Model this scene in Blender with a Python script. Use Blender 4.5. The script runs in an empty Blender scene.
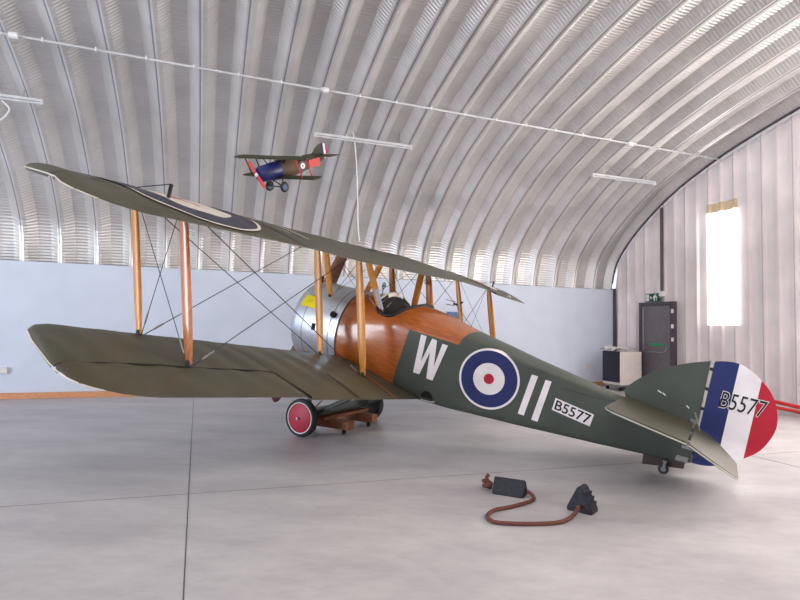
import bpy, bmesh, math, random
from mathutils import Vector, Matrix
random.seed(7)
sin, cos, pi, rad = math.sin, math.cos, math.pi, math.radians
SC = bpy.context.scene
COL = SC.collection

# ------------------------------------------------------------------ camera
FPX, PITCH, ROLL, HCAM = 545.857, 0.049118, 0.018288, 1.41983
cd = bpy.data.cameras.new('camera'); cam = bpy.data.objects.new('camera', cd); COL.objects.link(cam)
cd.sensor_fit = 'HORIZONTAL'; cd.sensor_width = 36; cd.lens = FPX * 36 / 800
cd.clip_end = 200; cd.clip_start = .05
Uh = Vector((0, -sin(PITCH), cos(PITCH))); Rh = Vector((1, 0, 0))
cr = Rh * cos(ROLL) + Uh * sin(ROLL); cu = Uh * cos(ROLL) - Rh * sin(ROLL); cb = -Vector((0, cos(PITCH), sin(PITCH)))
cam.matrix_world = Matrix(((cr.x, cu.x, cb.x, 0), (cr.y, cu.y, cb.y, 0), (cr.z, cu.z, cb.z, HCAM), (0, 0, 0, 1)))
SC.camera = cam

# hangar frame: s = distance out from the blue wall, a = distance along it from the end wall
C0 = Vector((5.68505, 14.41205, 0)); WD = Vector((.943132, .332418, 0)); WN = Vector((.332418, -.943132, 0))
def H(s, a, z): return C0 + WN * s - WD * a + Vector((0, 0, z))

# ------------------------------------------------------------------ light
w = bpy.data.worlds.new('world'); SC.world = w; w.use_nodes = True
bg = w.node_tree.nodes['Background']; bg.inputs[0].default_value = (.75, .86, 1, 1); bg.inputs[1].default_value = 2.5

def area(name, loc, direction, sx, sy, power, col):
    l = bpy.data.lights.new(name, 'AREA'); l.shape = 'RECTANGLE'; l.size = sx; l.size_y = sy; l.energy = power; l.color = col
    o = bpy.data.objects.new(name, l); COL.objects.link(o); o.location = loc
    o.rotation_euler = Vector(direction).to_track_quat('-Z', 'Z').to_euler(); return o
# daylight coming in through the big door opening in the left end wall
area('daylight_door', H(8.2, 22.3, 2.3), WD, 10.5, 4.2, 3200, (.82, .9, 1))
# unseen fill lamps, added under the vault's camera side and at the end wall
area('added_fill_roof', H(13.4, 9, 5.0), -WN * .5 - Vector((0, 0, .85)), 13.0, 1.2, 480, (1, .965, .95))
area('added_fill_end', H(8.4, .12, 3.0), -WD, 3.4, 2.6, 1000, (1, .94, .88))
SC.view_settings.view_transform = 'Standard'; SC.view_settings.look = 'None'
SC.view_settings.exposure = -0.72; SC.view_settings.gamma = 1; SC.view_settings.use_curve_mapping = False

# ------------------------------------------------------------------ materials
def lin(c):
    def f(v):
        v /= 255.0
        return v / 12.92 if v <= .04045 else ((v + .055) / 1.055) ** 2.4
    return (f(c[0]), f(c[1]), f(c[2]), 1)
def mat(name, c, rough=.6, metal=0, var=.06, scale=6, bump=0, bscale=60, emit=0, coat=0, stretch=None, c2=None, contrast=None, spec=.35):
    m = bpy.data.materials.new(name); m.use_nodes = True; nt = m.node_tree; N = nt.nodes; L = nt.links
    p = N['Principled BSDF']; p.inputs['Roughness'].default_value = rough; p.inputs['Metallic'].default_value = metal
    p.inputs['Specular IOR Level'].default_value = spec
    p.inputs['Coat Weight'].default_value = coat; p.inputs['Coat Roughness'].default_value = .12
    tc = N.new('ShaderNodeTexCoord'); mp = N.new('ShaderNodeMapping'); L.new(tc.outputs['Object'], mp.inputs[0])
    if stretch: mp.inputs['Scale'].default_value = stretch
    nz = N.new('ShaderNodeTexNoise'); nz.inputs['Scale'].default_value = scale; nz.inputs['Detail'].default_value = 5
    L.new(mp.outputs[0], nz.inputs['Vector'])
    rp = N.new('ShaderNodeValToRGB'); b = lin(c)
    if c2 is None:
        lo = [max(0, v * (1 - var * 2)) for v in b[:3]] + [1]; hi = [min(1, v * (1 + var * 2)) for v in b[:3]] + [1]
    else: lo, hi = b, lin(c2)
    a0, a1 = contrast or (.3, .7)
    rp.color_ramp.elements[0].position = a0; rp.color_ramp.elements[1].position = a1
    rp.color_ramp.elements[0].color = lo; rp.color_ramp.elements[1].color = hi
    L.new(nz.outputs['Fac'], rp.inputs[0]); L.new(rp.outputs[0], p.inputs['Base Color'])
    if bump:
        n2 = N.new('ShaderNodeTexNoise'); n2.inputs['Scale'].default_value = bscale; L.new(mp.outputs[0], n2.inputs['Vector'])
        bp = N.new('ShaderNodeBump'); bp.inputs['Strength'].default_value = bump; bp.inputs['Distance'].default_value = .01
        L.new(n2.outputs['Fac'], bp.inputs['Height']); L.new(bp.outputs[0], p.inputs['Normal'])
    if emit:
        p.inputs['Emission Color'].default_value = b; p.inputs['Emission Strength'].default_value = emit
    return m
M = dict(
    green=mat('green_fabric', (66, 72, 66), .55, var=.07, scale=3, bump=.05, coat=.12),
    olive=mat('olive_fabric', (72, 69, 54), .5, var=.08, scale=2.5, bump=.05, coat=.1),
    ply=mat('varnished_plywood', (176, 98, 44), .3, c2=(146, 74, 30), scale=5, stretch=(1.2, 8, 8), coat=.8),
    strut=mat('varnished_spruce', (214, 150, 74), .35, c2=(190, 120, 52), scale=4, stretch=(14, 14, 1), coat=.15),
    strutd=mat('dark_varnished_wood', (210, 140, 64), .35, c2=(184, 112, 46), scale=4, stretch=(14, 14, 1), coat=.15),
    strutr=mat('reddish_varnished_wood', (206, 138, 92), .3, c2=(168, 92, 52), scale=6, stretch=(16, 16, 1), coat=.6),
    alu=mat('cowl_aluminium', (196, 200, 208), .34, metal=.85, var=.06, scale=4, bump=.08, bscale=9),
    steel=mat('steel', (150, 150, 150), .4, metal=.8),
    wire=mat('rigging_wire', (62, 60, 62), .5, metal=.5),
    black=mat('black_rubber', (34, 33, 36), .6),
    tyre=mat('tyre_rubber', (50, 50, 54), .65, bump=.1),
    dark=mat('dark_interior', (22, 17, 16), .8),
    red=mat('red_paint', (178, 38, 58), .5, var=.05),
    rred=mat('red_dope', (172, 24, 48), .5, var=.04),
    hub=mat('worn_red_paint', (178, 48, 68), .5, c2=(160, 40, 58), scale=14),
    blue=mat('navy_dope', (27, 38, 92), .5, var=.05),
    dblue=mat('faded_blue_dope', (56, 56, 70), .5, var=.05),
    white=mat('white_dope', (222, 216, 220), .5, var=.03),
    cream=mat('cream_dope', (206, 198, 186), .5, var=.04),
    yellow=mat('yellow_label', (240, 218, 20), .5, var=.02),
    ink=mat('black_ink', (24, 24, 26), .6, var=.02),
    olived=mat('olive_drab_metal', (66, 68, 62), .5),
    wood=mat('raw_timber', (150, 98, 70), .75, c2=(108, 66, 46), scale=7, stretch=(2, 12, 12)),
    pine=mat('pine_board', (214, 158, 118), .7, c2=(196, 134, 92), scale=5, stretch=(1, 9, 9)),
    rope=mat('brown_rope', (112, 66, 56), .85, c2=(84, 48, 42), scale=70, bump=.5, bscale=160),
    chock=mat('black_chock_rubber', (40, 41, 48), .75, var=.15, scale=30, bump=.4, bscale=70),
    pwhite=mat('painted_white', (225, 225, 226), .45, var=.02),
    wallb=mat('pale_blue_plaster', (204, 211, 226), .75, var=.02, scale=2),
    pipe=mat('pipe_plastic', (196, 196, 200), .6),
    edge=mat('edge_binding', (176, 172, 160), .5),
    gdoor=mat('grey_door_paint', (112, 106, 112), .5, var=.04),
    gframe=mat('dark_grey_frame', (78, 74, 82), .5, var=.04),
    exitg=mat('exit_green', (20, 84, 66), .5, var=.02), labelg=mat('label_green', (30, 150, 96), .5, var=.02),
    socket=mat('socket_plastic', (214, 206, 206), .5),
    plastic=mat('crumpled_plastic', (222, 220, 222), .3, var=.1, scale=20, bump=.6, bscale=40),
    cabdark=mat('dark_grille', (36, 36, 52), .5), cabwhite=mat('cabinet_white', (222, 212, 208), .5, var=.03),
    trim=mat('dark_steel_trim', (88, 82, 84), .6, metal=.2),
    redst=mat('red_steel', (204, 56, 52), .45),
    mblue=mat('model_blue', (36, 42, 104), .35), mbrown=mat('model_brown', (84, 66, 46), .6), molive=mat('model_olive', (60, 60, 42), .6),
    bluebox=mat('blue_plastic', (70, 104, 150), .5), tan=mat('tan_sheet', (206, 186, 156), .6),
    pane=mat('translucent_sheet', (255, 252, 248), .5, emit=6.5, var=.01),
    glass=mat('screen', (120, 125, 130), .15),
    hiv=mat('turquoise_hub', (46, 92, 116), .5),
)
def floor_mat():
    m = bpy.data.materials.new('polished_concrete'); m.use_nodes = True; nt = m.node_tree; N = nt.nodes; L = nt.links; p = N['Principled BSDF']
    tc = N.new('ShaderNodeTexCoord')
    def noise(sc, det, rough=.5, mp=None):
        n = N.new('ShaderNodeTexNoise'); n.inputs['Scale'].default_value = sc; n.inputs['Detail'].default_value = det; n.inputs['Roughness'].default_value = rough
        if mp:
            k = N.new('ShaderNodeMapping'); k.inputs['Scale'].default_value = mp; k.inputs['Rotation'].default_value = (0, 0, .35); L.new(tc.outputs['Object'], k.inputs[0]); L.new(k.outputs[0], n.inputs['Vector'])
        else: L.new(tc.outputs['Object'], n.inputs['Vector'])
        return n
    n1 = noise(.8, 6, .6, (1, 2.2, 1)); n2 = noise(7, 5, .65, (1, 1.8, 1)); n3 = noise(45, 3)
    r1 = N.new('ShaderNodeValToRGB'); r1.color_ramp.elements[0].color = lin((160, 154, 157)); r1.color_ramp.elements[1].color = lin((188, 183, 183))
    r1.color_ramp.elements[0].position = .3; r1.color_ramp.elements[1].position = .68; L.new(n1.outputs['Fac'], r1.inputs[0])
    r2 = N.new('ShaderNodeValToRGB'); r2.color_ramp.elements[0].color = (.8, .8, .81, 1); r2.color_ramp.elements[1].color = (1.05, 1.05, 1.04, 1)
    r2.color_ramp.elements[0].position = .35; r2.color_ramp.elements[1].position = .6; L.new(n2.outputs['Fac'], r2.inputs[0])
    mx = N.new('ShaderNodeMixRGB'); mx.blend_type = 'MULTIPLY'; mx.inputs[0].default_value = .45; L.new(r1.outputs[0], mx.inputs[1]); L.new(r2.outputs[0], mx.inputs[2])
    L.new(mx.outputs[0], p.inputs['Base Color'])
    rr = N.new('ShaderNodeMapRange'); rr.inputs[3].default_value = .32; rr.inputs[4].default_value = .5; L.new(n2.outputs['Fac'], rr.inputs[0]); L.new(rr.outputs[0], p.inputs['Roughness'])
    b = N.new('ShaderNodeBump'); b.inputs['Strength'].default_value = .05; b.inputs['Distance'].default_value = .01; L.new(n3.outputs['Fac'], b.inputs['Height']); L.new(b.outputs[0], p.inputs['Normal'])
    return m
def crimp_mat(name, base, rough, metal, crimp, lip0, period, bumpd, zplain=None, seamk=.62):
    # galvanised sheet: uv.x = metres along the building, uv.y = metres round the arch; cross crimps everywhere but on the seams
    m = bpy.data.materials.new(name); m.use_nodes = True; nt = m.node_tree; N = nt.nodes; L = nt.links; p = N['Principled BSDF']
    p.inputs['Metallic'].default_value = metal; p.inputs['Roughness'].default_value = rough
    uv = N.new('ShaderNodeUVMap'); uv.uv_map = 'UVMap'; sx = N.new('ShaderNodeSeparateXYZ'); L.new(uv.outputs[0], sx.inputs[0])
    def mth(op, a, b=None, c=None):
        n = N.new('ShaderNodeMath'); n.operation = op
        for i, v in enumerate((a, b, c)):
            if v is None: continue
            if isinstance(v, (int, float)): n.inputs[i].default_value = v
            else: L.new(v, n.inputs[i])
        return n.outputs[0]
    wv = mth('SINE', mth('MULTIPLY', sx.outputs[1], 2 * pi / crimp))
    u = mth('MODULO', sx.outputs[0], period)
    inside = mth('MULTIPLY', mth('GREATER_THAN', u, lip0), mth('LESS_THAN', u, period - lip0))
    if zplain:
        band = mth('MULTIPLY', mth('GREATER_THAN', sx.outputs[1], zplain[0]), mth('LESS_THAN', sx.outputs[1], zplain[1]))
        inside = mth('MULTIPLY', inside, mth('SUBTRACT', 1.0, band))
    hgt = mth('MULTIPLY', wv, inside)
    bp = N.new('ShaderNodeBump'); bp.inputs['Strength'].default_value = 1; bp.inputs['Distance'].default_value = bumpd
    L.new(hgt, bp.inputs['Height']); L.new(bp.outputs[0], p.inputs['Normal'])
    seam = mth('ADD', mth('LESS_THAN', u, .014), mth('GREATER_THAN', u, period - .008))
    tc = N.new('ShaderNodeTexCoord'); nz = N.new('ShaderNodeTexNoise'); nz.inputs['Scale'].default_value = 1.1; nz.inputs['Detail'].default_value = 6; L.new(tc.outputs['Object'], nz.inputs['Vector'])
    rp = N.new('ShaderNodeValToRGB'); rp.color_ramp.elements[0].position = .3; rp.color_ramp.elements[1].position = .7
    b = lin(base); rp.color_ramp.elements[0].color = [v * .86 for v in b[:3]] + [1]; rp.color_ramp.elements[1].color = [min(1, v * 1.1) for v in b[:3]] + [1]
    L.new(nz.outputs['Fac'], rp.inputs[0])
    mx = N.new('ShaderNodeMixRGB'); mx.inputs[2].default_value = lin((92, 90, 100)); L.new(mth('MULTIPLY', seam, seamk), mx.inputs[0]); L.new(rp.outputs[0], mx.inputs[1])
    L.new(mx.outputs[0], p.inputs['Base Color']); return m
M['floor'] = floor_mat()
M['roof'] = crimp_mat('galvanised_arch_sheet', (226, 223, 221), .40, .72, .055, .05, .61, .0029, (1.30, 1.62))
M['endw'] = crimp_mat('end_wall_sheet', (236, 227, 228), .55, .15, .062, .3, .61, 0, None, .35)

# ------------------------------------------------------------------ mesh helpers
def tag(o, label=None, cat=None, group=None, kind=None):
    for k, v in (('label', label), ('category', cat), ('group', group), ('kind', kind)):
        if v: o[k] = v
    return o
def link(name, me, m, parent=None, smooth=None):
    o = bpy.data.objects.new(name, me); COL.objects.link(o)
    for k in (m if isinstance(m, (list, tuple)) else [m]): me.materials.append(k)
    if smooth is not None:
        for p in me.polygons: p.use_smooth = True
        if smooth < 3: me.set_sharp_from_angle(angle=smooth)
    if parent: o.parent = parent
    return o
def obj(name, bm, m, parent=None, smooth=None, fix=True):
    if fix: bmesh.ops.recalc_face_normals(bm, faces=bm.faces)
    me = bpy.data.meshes.new(name); bm.to_mesh(me); bm.free(); return link(name, me, m, parent, smooth)
def objs(name, bm, m, parent=None, smooth=None):
    # every loose piece of the mesh becomes an object of its own
    bm.verts.ensure_lookup_table(); seen = set(); out = []
    for v in bm.verts:
        if v in seen: continue
        st = [v]; isl = []; seen.add(v)
        while st:
            q = st.pop(); isl.append(q)
            for e in q.link_edges:
                w2 = e.other_vert(q)
                if w2 not in seen: seen.add(w2); st.append(w2)
        nb = bmesh.new(); mp_ = {q: nb.verts.new(q.co) for q in isl}
        for f in {f for q in isl for f in q.link_faces}: nb.faces.new([mp_[q] for q in f.verts])
        out.append(obj(name, nb, m, parent, smooth))
    bm.free(); return out
def empty(name, mw=None):
    o = bpy.data.objects.new(name, None); COL.objects.link(o); o.empty_display_size = .2
    if mw is not None: o.matrix_world = mw
    return o
def frame(o, x, y, z): return Matrix(((x.x, y.x, z.x, o.x), (x.y, y.y, z.y, o.y), (x.z, y.z, z.z, o.z), (0, 0, 0, 1)))
def box(bm, lo, hi, T=None, mi=0):
    vs = [bm.verts.new((T or Vector)(Vector((x, y, z))) if T else Vector((x, y, z))) for x in (lo[0], hi[0]) for y in (lo[1], hi[1]) for z in (lo[2], hi[2])]
    for f in ((0, 1, 3, 2), (4, 6, 7, 5), (0, 4, 5, 1), (2, 3, 7, 6), (0, 2, 6, 4), (1, 5, 7, 3)):
        bm.faces.new([vs[i] for i in f]).material_index = mi
    return vs
def bbox(lo, hi, T=None, bev=0):
    bm = bmesh.new(); box(bm, lo, hi, T)
    if bev: bmesh.ops.bevel(bm, geom=list(bm.edges), offset=bev, segments=2, affect='EDGES', profile=.7)
    return bm
def ringloft(bm, rings, cap=True, closed=False):
    R = [[bm.verts.new(p) for p in r] for r in rings]; n = len(R[0])
    for a, b in list(zip(R, R[1:])) + ([(R[-1], R[0])] if closed else []):
        for i in range(n):
            try: bm.faces.new((a[i], a[(i + 1) % n], b[(i + 1) % n], b[i]))
            except ValueError: pass
    if cap and not closed: bm.faces.new(R[0]); bm.faces.new(R[-1])
    return R
def tube(bm, pts, r, n=8, cap=True, closed=False):
    pts = [Vector(p) for p in pts]; rings = []; up = None
    for i, p in enumerate(pts):
        if closed: d = pts[(i + 1) % len(pts)] - pts[i - 1]
        else: d = (pts[min(i + 1, len(pts) - 1)] - pts[max(i - 1, 0)])
        d.normalize()
        if up is None: up = d.orthogonal().normalized()
        up = (up - d * up.dot(d)).normalized(); s = d.cross(up)
        rr = r[i] if isinstance(r, (list, tuple)) else r
        rings.append([p + (up * cos(t) + s * sin(t)) * rr for t in [2 * pi * k / n for k in range(n)]])
    ringloft(bm, rings, cap, closed); return bm
def tubebm(pts, r, n=8, closed=False): return tube(bmesh.new(), pts, r, n, True, closed)
def lathe(prof, c, axis, n=48, cap=False):
    bm = bmesh.new(); axis = Vector(axis).normalized(); u = axis.orthogonal().normalized(); v = axis.cross(u); c = Vector(c)
    rings = [[c + axis * h + (u * cos(t) + v * sin(t)) * max(r, 1e-4) for t in [2 * pi * k / n for k in range(n)]] for r, h in prof]
    ringloft(bm, rings, cap); return bm
def smoothpts(pts, n=6):
    P = [Vector(p) for p in pts]; out = []
    for i in range(len(P) - 1):
        p0, p1, p2, p3 = P[max(i - 1, 0)], P[i], P[i + 1], P[min(i + 2, len(P) - 1)]
        for k in range(n):
            t = k / n; out.append(.5 * ((2 * p1) + (p2 - p0) * t + (2 * p0 - 5 * p1 + 4 * p2 - p3) * t * t + (3 * p1 - p0 - 3 * p2 + p3) * t ** 3))
    return out + [P[-1]]
def interp(x, xs, ys):
    if x <= xs[0]: return ys[0]
    for i in range(len(xs) - 1):
        if x <= xs[i + 1]: return ys[i] + (ys[i + 1] - ys[i]) * (x - xs[i]) / (xs[i + 1] - xs[i])
    return ys[-1]
def prism(pts2, f0, f1, bm=None, mi=0):
    bm = bm or bmesh.new(); A = [bm.verts.new(f0(*p)) for p in pts2]; B = [bm.verts.new(f1(*p)) for p in pts2]; n = len(A)
    fs = [bm.faces.new(A), bm.faces.new(B)] + [bm.faces.new((A[i], A[(i + 1) % n], B[(i + 1) % n], B[i])) for i in range(n)]
    for f in fs: f.material_index = mi
    return bm

# ------------------------------------------------------------------ hangar
bm = bmesh.new(); f = [bm.verts.new(H(s, a, z)) for z in (-.3, 0) for s, a in ((-1, -1), (-1, 26), (18, 26), (18, -1))]
for q in ((0, 1, 2, 3), (4, 5, 6, 7), (0, 1, 5, 4), (1, 2, 6, 5), (2, 3, 7, 6), (3, 0, 4, 7)): bm.faces.new([f[i] for i in q])
tag(obj('floor', bm, M['floor']), kind='structure')
bm = bmesh.new()
for a in (4.2, 10.3, 16.4): box(bm, (.3, a - .0035, 0), (16.3, a + .0035, .0015), lambda v: H(v.x, v.y - (v.x - 3.4) * .0154, v.z))
tag(obj('trim_1', bm, M['gframe']), kind='structure')
bm = bmesh.new()
for s in (6.8, 12.8): box(bm, (s - .0035, 0, 0), (s + .0035, 24, .0012), lambda v: H(v.x + (v.y - 9.5) * -.035, v.y, v.z))
tag(obj('trim_2', bm, mat('floor_saw_cut', (140, 124, 118), .7)), kind='structure')

half = [(-.25, 0), (-.24, .8), (-.2, 1.7), (-.12, 2.5), (.0, 3.02), (.187, 3.354), (.618, 3.79), (1.058, 4.126), (1.597, 4.477), (2.126, 4.753), (2.669, 4.978), (3.289, 5.2), (4.064, 5.415), (4.838, 5.6), (5.6, 5.75), (6.5, 5.89), (7.4, 5.98), (8.3, 6.01)]
prof = half + [(16.6 - s, z) for s, z in half[-2::-1]]; NH = 3
pv = [Vector((0, s, z)) for s, z in prof]; pv = smoothpts(pv, 3); prof = [(p.y, p.z) for p in pv]
arc = [0.0]
for p, q in zip(prof, prof[1:]): arc.append(arc[-1] + math.dist(p, q))
z3 = next(arc[i] for i in range(len(prof)) if prof[i][1] > 3.0)
def roofz(s): return interp(s, [p[0] for p in prof[:len(prof) // 2 + 1]], [p[1] for p in prof[:len(prof) // 2 + 1]]) if s <= 8.3 else roofz(16.6 - s)
def corr(bm, uvl, P0, nper, brk, pt):
    cols = []
    for k in range(nper):
        for u, d in brk: cols.append((k * P0 + u, d))
    grid = [[bm.verts.new(pt(u, d, j)) for j in range(len(prof))] for u, d in cols]
    for i in range(len(cols) - 1):
        for j in range(len(prof) - 1):
            fc = bm.faces.new((grid[i][j], grid[i + 1][j], grid[i + 1][j + 1], grid[i][j + 1]))
            for l, (ii, jj) in zip(fc.loops, ((i, j), (i + 1, j), (i + 1, j + 1), (i, j + 1))): l[uvl].uv = (cols[ii][0] + .0005, arc[jj] - z3)
nrm = []
for j in range(len(prof)):
    p, q = prof[max(j - 1, 0)], prof[min(j + 1, len(prof) - 1)]; t = Vector((q[0] - p[0], q[1] - p[1])).normalized(); nrm.append((-t.y, t.x))
bm = bmesh.new(); uvl = bm.loops.layers.uv.new('UVMap')
corr(bm, uvl, .61, 37, ((0, 0), (.035, .008), (.17, .16), (.38, .16), (.52, .008), (.575, -.012)), lambda u, d, j: H(prof[j][0] + nrm[j][0] * d, u, prof[j][1] + nrm[j][1] * d))
tag(obj('ceiling', bm, M['roof'], fix=False), kind='structure')
# end wall of upright sheets, with the translucent sheet let in
def roofzin(s): return roofz(max(s, -.2)) + .1 if s > 0 else interp(s, [-.25, -.12, 0], [.3, 2.55, 3.1])
brk = ((0, 0), (.05, 0), (.08, .075), (.27, .075), (.305, .0), (.35, 0), (.38, .075), (.575, .075))
bm = bmesh.new(); uvl = bm.loops.layers.uv.new('UVMap'); pb = bmesh.new(); tb = bmesh.new()
cols = []
for k in range(-1, 28):
    for u, d in ((0, 0), (.03, 0), (.05, .06), (.275, .06), (.295, 0), (.325, 0), (.345, .06), (.57, .06), (.59, 0)): cols.append((.41 + .61 * k + u, d))
WIN = (2.66, 3.46, 1.58, 4.19)
for (s0, d0), (s1, d1) in zip(cols, cols[1:]):
    if s0 < -.24 or s1 > 16.8: continue
    zt0, zt1 = roofzin(s0), roofzin(s1)
    inw = s0 >= WIN[0] - .02 and s1 <= WIN[1] + .1
    segs = [(0, WIN[2], bm), (WIN[2], WIN[3] - .2, pb), (WIN[3] - .2, WIN[3], tb), (WIN[3], None, bm)] if inw else [(0, None, bm)]
    for za, zb, B in segs:
        q = [H(s0, -d0, za), H(s1, -d1, za), H(s1, -d1, zb or zt1), H(s0, -d0, zb or zt0)]
        fc = B.faces.new([B.verts.new(v) for v in q])
        if B is bm:
            for l, uu in zip(fc.loops, (s0, s1, s1, s0)): l[uvl].uv = (uu - .41 + 1.22 + .0005, 0)
tag(obj('wall_right', bm, M['endw'], fix=False), kind='structure')
win = obj('window_1', pb, M['pane'], fix=False); tag(win, kind='structure')
obj('sheet_edge', tb, M['tan'], win, fix=False)
pn = bbox((13.0, 2.5, 0), (14.1, 15.5, .02), lambda v: H(v.x, v.y, roofz(v.x) - .03 + v.z)); tag(obj('added_roof_pane', pn, M['pane']), kind='structure')  # glowing pane out of view, added to go with the roof fill lamp
pn = bbox((6.7, .01, 1.7), (10.1, .03, 4.3), lambda v: H(v.x, v.y, v.z)); tag(obj('added_end_pane', pn, M['pane']), kind='structure')  # unseen glowing pane, added behind the end-wall fill lamp
# left end wall with the tall open door
bm = bmesh.new()
for s0, s1, z0, fn in ((-.25, 2.6, 0, 1), (13.8, 16.85, 0, 1), (2.6, 13.8, 4.6, 1)):
    n = 10
    for i in range(n):
        a, b = s0 + (s1 - s0) * i / n, s0 + (s1 - s0) * (i + 1) / n
        fc = bm.faces.new([bm.verts.new(v) for v in (H(a, 22.5, z0), H(b, 22.5, z0), H(b, 22.5, max(z0, roofz(min(max(b, -.2), 16.8)) + .2)), H(a, 22.5, max(z0, roofz(min(max(a, -.2), 16.8)) + .2)))])
bmesh.ops.remove_doubles(bm, verts=bm.verts, dist=1e-4)
tag(obj('wall_left', bm, M['cream']), kind='structure')
tag(obj('wall_back', bbox((-.1, .02, 0), (0, 22.3, 2.5), lambda v: H(v.x, v.y, v.z)), M['wallb']), kind='structure')
tag(obj('baseboard_back', bbox((.003, .03, 0), (.09, 22, .1), lambda v: H(v.x, v.y, v.z), .006), M['pine']), kind='structure')
# corner post and the steel angle where vault and end wall meet
tag(obj('trim_3', bbox((-.1, .012, 0), (.045, .07, 2.53), lambda v: H(v.x, v.y, v.z)), M['trim']), kind='structure')
tag(obj('trim_4', tubebm([H(s + .02, .03, z - .03) for s, z in prof if z > 2.6], .022, 6), M['trim']), kind='structure')
tag(obj('trim_5', tubebm([H(s + .07, .05, z - .09) for s, z in prof if z > 2.9], .014, 6), M['pwhite']), kind='structure')
# fire door
TR = lambda v: H(v.x, v.y, v.z)
d = obj('door_1', bbox((1.06, .03, .01), (1.92, .085, 2.04), TR, .004), M['gdoor']); tag(d, kind='structure')
bm = bmesh.new(); box(bm, (.97, .005, 0), (1.055, .12, 2.12), TR); box(bm, (1.925, .005, 0), (2.02, .12, 2.12), TR); box(bm, (1.055, .005, 2.045), (1.925, .12, 2.12), TR)
obj('door_frame', bm, M['gframe'], d)
bm = bmesh.new(); tube(bm, [H(1.14, .09, 1.03), H(1.14, .17, .95), H(1.24, .18, .93), H(1.74, .18, .93), H(1.82, .17, .95), H(1.82, .09, 1.05)], .016)
obj('panic_bar', bm, M['steel'], d, 1)
tube(bm := bmesh.new(), [H(1.11, .12, .98), H(1.11, .12, 2.0)], .014, 6); obj('bolt_rod', bm, M['steel'], d, 1)
obj('door_label', bbox((1.28, .086, 1.08), (1.7, .09, 1.135), TR), M['labelg'], d)
bm = bmesh.new()
for z in (1.2, 1.5, 1.85): box(bm, (1.99, .12, z), (2.035, .15, z + .09), TR)
objs('hinge', bm, M['pwhite'], d)
# exit sign over the fire door
e = tag(empty('exit_sign', frame(H(1.37, .06, 2.13), WN, -WD, Vector((0, 0, 1)))), 'green and white emergency exit sign with running figure above the grey door', 'sign')
obj('sign_board', bbox((-.2, 0, 0), (.2, .025, .2)), M['exitg'], e)
def flat(pts, y0, y1): return prism(pts, lambda x, z: (x, y0, z), lambda x, z: (x, y1, z))
bm = bmesh.new()
for pts in ([(-.19, .02), (-.1, .02), (-.1, .18), (-.19, .18)], [(.03, .06), (.06, .05), (.1, .11), (.15, .08), (.16, .1), (.12, .14), (.07, .16), (.03, .13)], [(.085, .165), (.115, .165), (.12, .19), (.09, .19)], [(.05, .02), (.08, .02), (.08, .07), (.06, .07)], [(.12, .03), (.15, .03), (.13, .08), (.11, .08)], [(-.06, .06), (.0, .1), (-.06, .14)]):
    prism(pts, lambda x, z: (x, .025, z), lambda x, z: (x, .029, z), bm)
obj('pictogram', bm, M['pwhite'], e)
# conduit above door
cp = tag(empty('cable_conduit', frame(H(1.68, .1, 2.25), WN, -WD, Vector((0, 0, 1)))), 'dark vertical conduit running down the end wall to above the grey door', 'pipe')
obj('conduit_pipe', tubebm([(0, 0, .12), (.0, 0, 2.1)], .035, 8), M['trim'], cp, 1)
obj('junction_box', bbox((-.05, -.04, 0), (.05, .05, .12), None, .01), M['pwhite'], cp)
# sockets, blue box
for a, z, lab in ((.89, .5, 'small pale wall socket low on the blue wall beside the white cabinet'), (13.6, .51, 'small pale wall socket on the blue wall at the far left edge')):
    so = obj('wall_socket', bbox((0, a - .09, z - .06), (.05, a + .09, z + .05), TR, .008), M['socket']); tag(so, lab, 'socket', 'sockets on the blue wall')
    so.data.transform(Matrix.Translation(-H(.02, a, z))); so.location = H(.02, a, z)
bb = obj('wall_box', bbox((-.14, 0, -.1), (.14, .1, .1), None, .012), M['bluebox']); bb.matrix_world = frame(H(0.005, 4.72, 1.69), WD, WN, Vector((0, 0, 1)))
tag(bb, 'small blue box on the wall just above the orange deck of the large biplane', 'box')
# white cabinet with dark front and crumpled plastic
cb_ = tag(empty('heater_cabinet', frame(H(1.0, .62, 0), WN, -WD, Vector((0, 0, 1)))), 'white cabinet with a dark front standing in the corner by the grey door', 'cabinet')
cabT = None
obj('body', bbox((-.33, -.3, .14), (.27, .33, .925), None, .015), M['cabwhite'], cb_)
obj('front_grille', bbox((-.32, .332, .2), (.26, .352, .93), None, .008), M['cabdark'], cb_)
obj('base_frame', bbox((-.3, -.28, .09), (.24, .31, .138)), M['steel'], cb_)
for x in (-.25, .2):
    for y in (-.22, .26):
        obj('castor', lathe([(.001, -.02), (.045, -.02), (.045, .02), (.001, .02)], (x, y, .045), (1, 0, 0), 16), M['black'], cb_, 1)
bm = bmesh.new(); rr = random.Random(3); G_ = {}
for i in range(15):
    for j in range(13):
        x, y = -.36 + .5 * i / 14, -.25 + .64 * j / 12
        z = .945 + .09 * (sin(i * .5) ** 2) * rr.random() + .07 * rr.random()
        if j > 11: z -= .03
        G_[i, j] = bm.verts.new((x, y, z))
for i in range(14):
    for j in range(12): bm.faces.new((G_[i, j], G_[i + 1, j], G_[i + 1, j + 1], G_[i, j + 1]))
ps = obj('plastic_sheet', bm, M['plastic'], None, 3); ps.matrix_world = cb_.matrix_world.copy()
md = ps.modifiers.new('s', 'SOLIDIFY'); md.thickness = .006; md.offset = 1
tag(ps, 'crumpled white plastic sheet heaped on top of the corner cabinet', 'plastic sheet')
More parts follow.
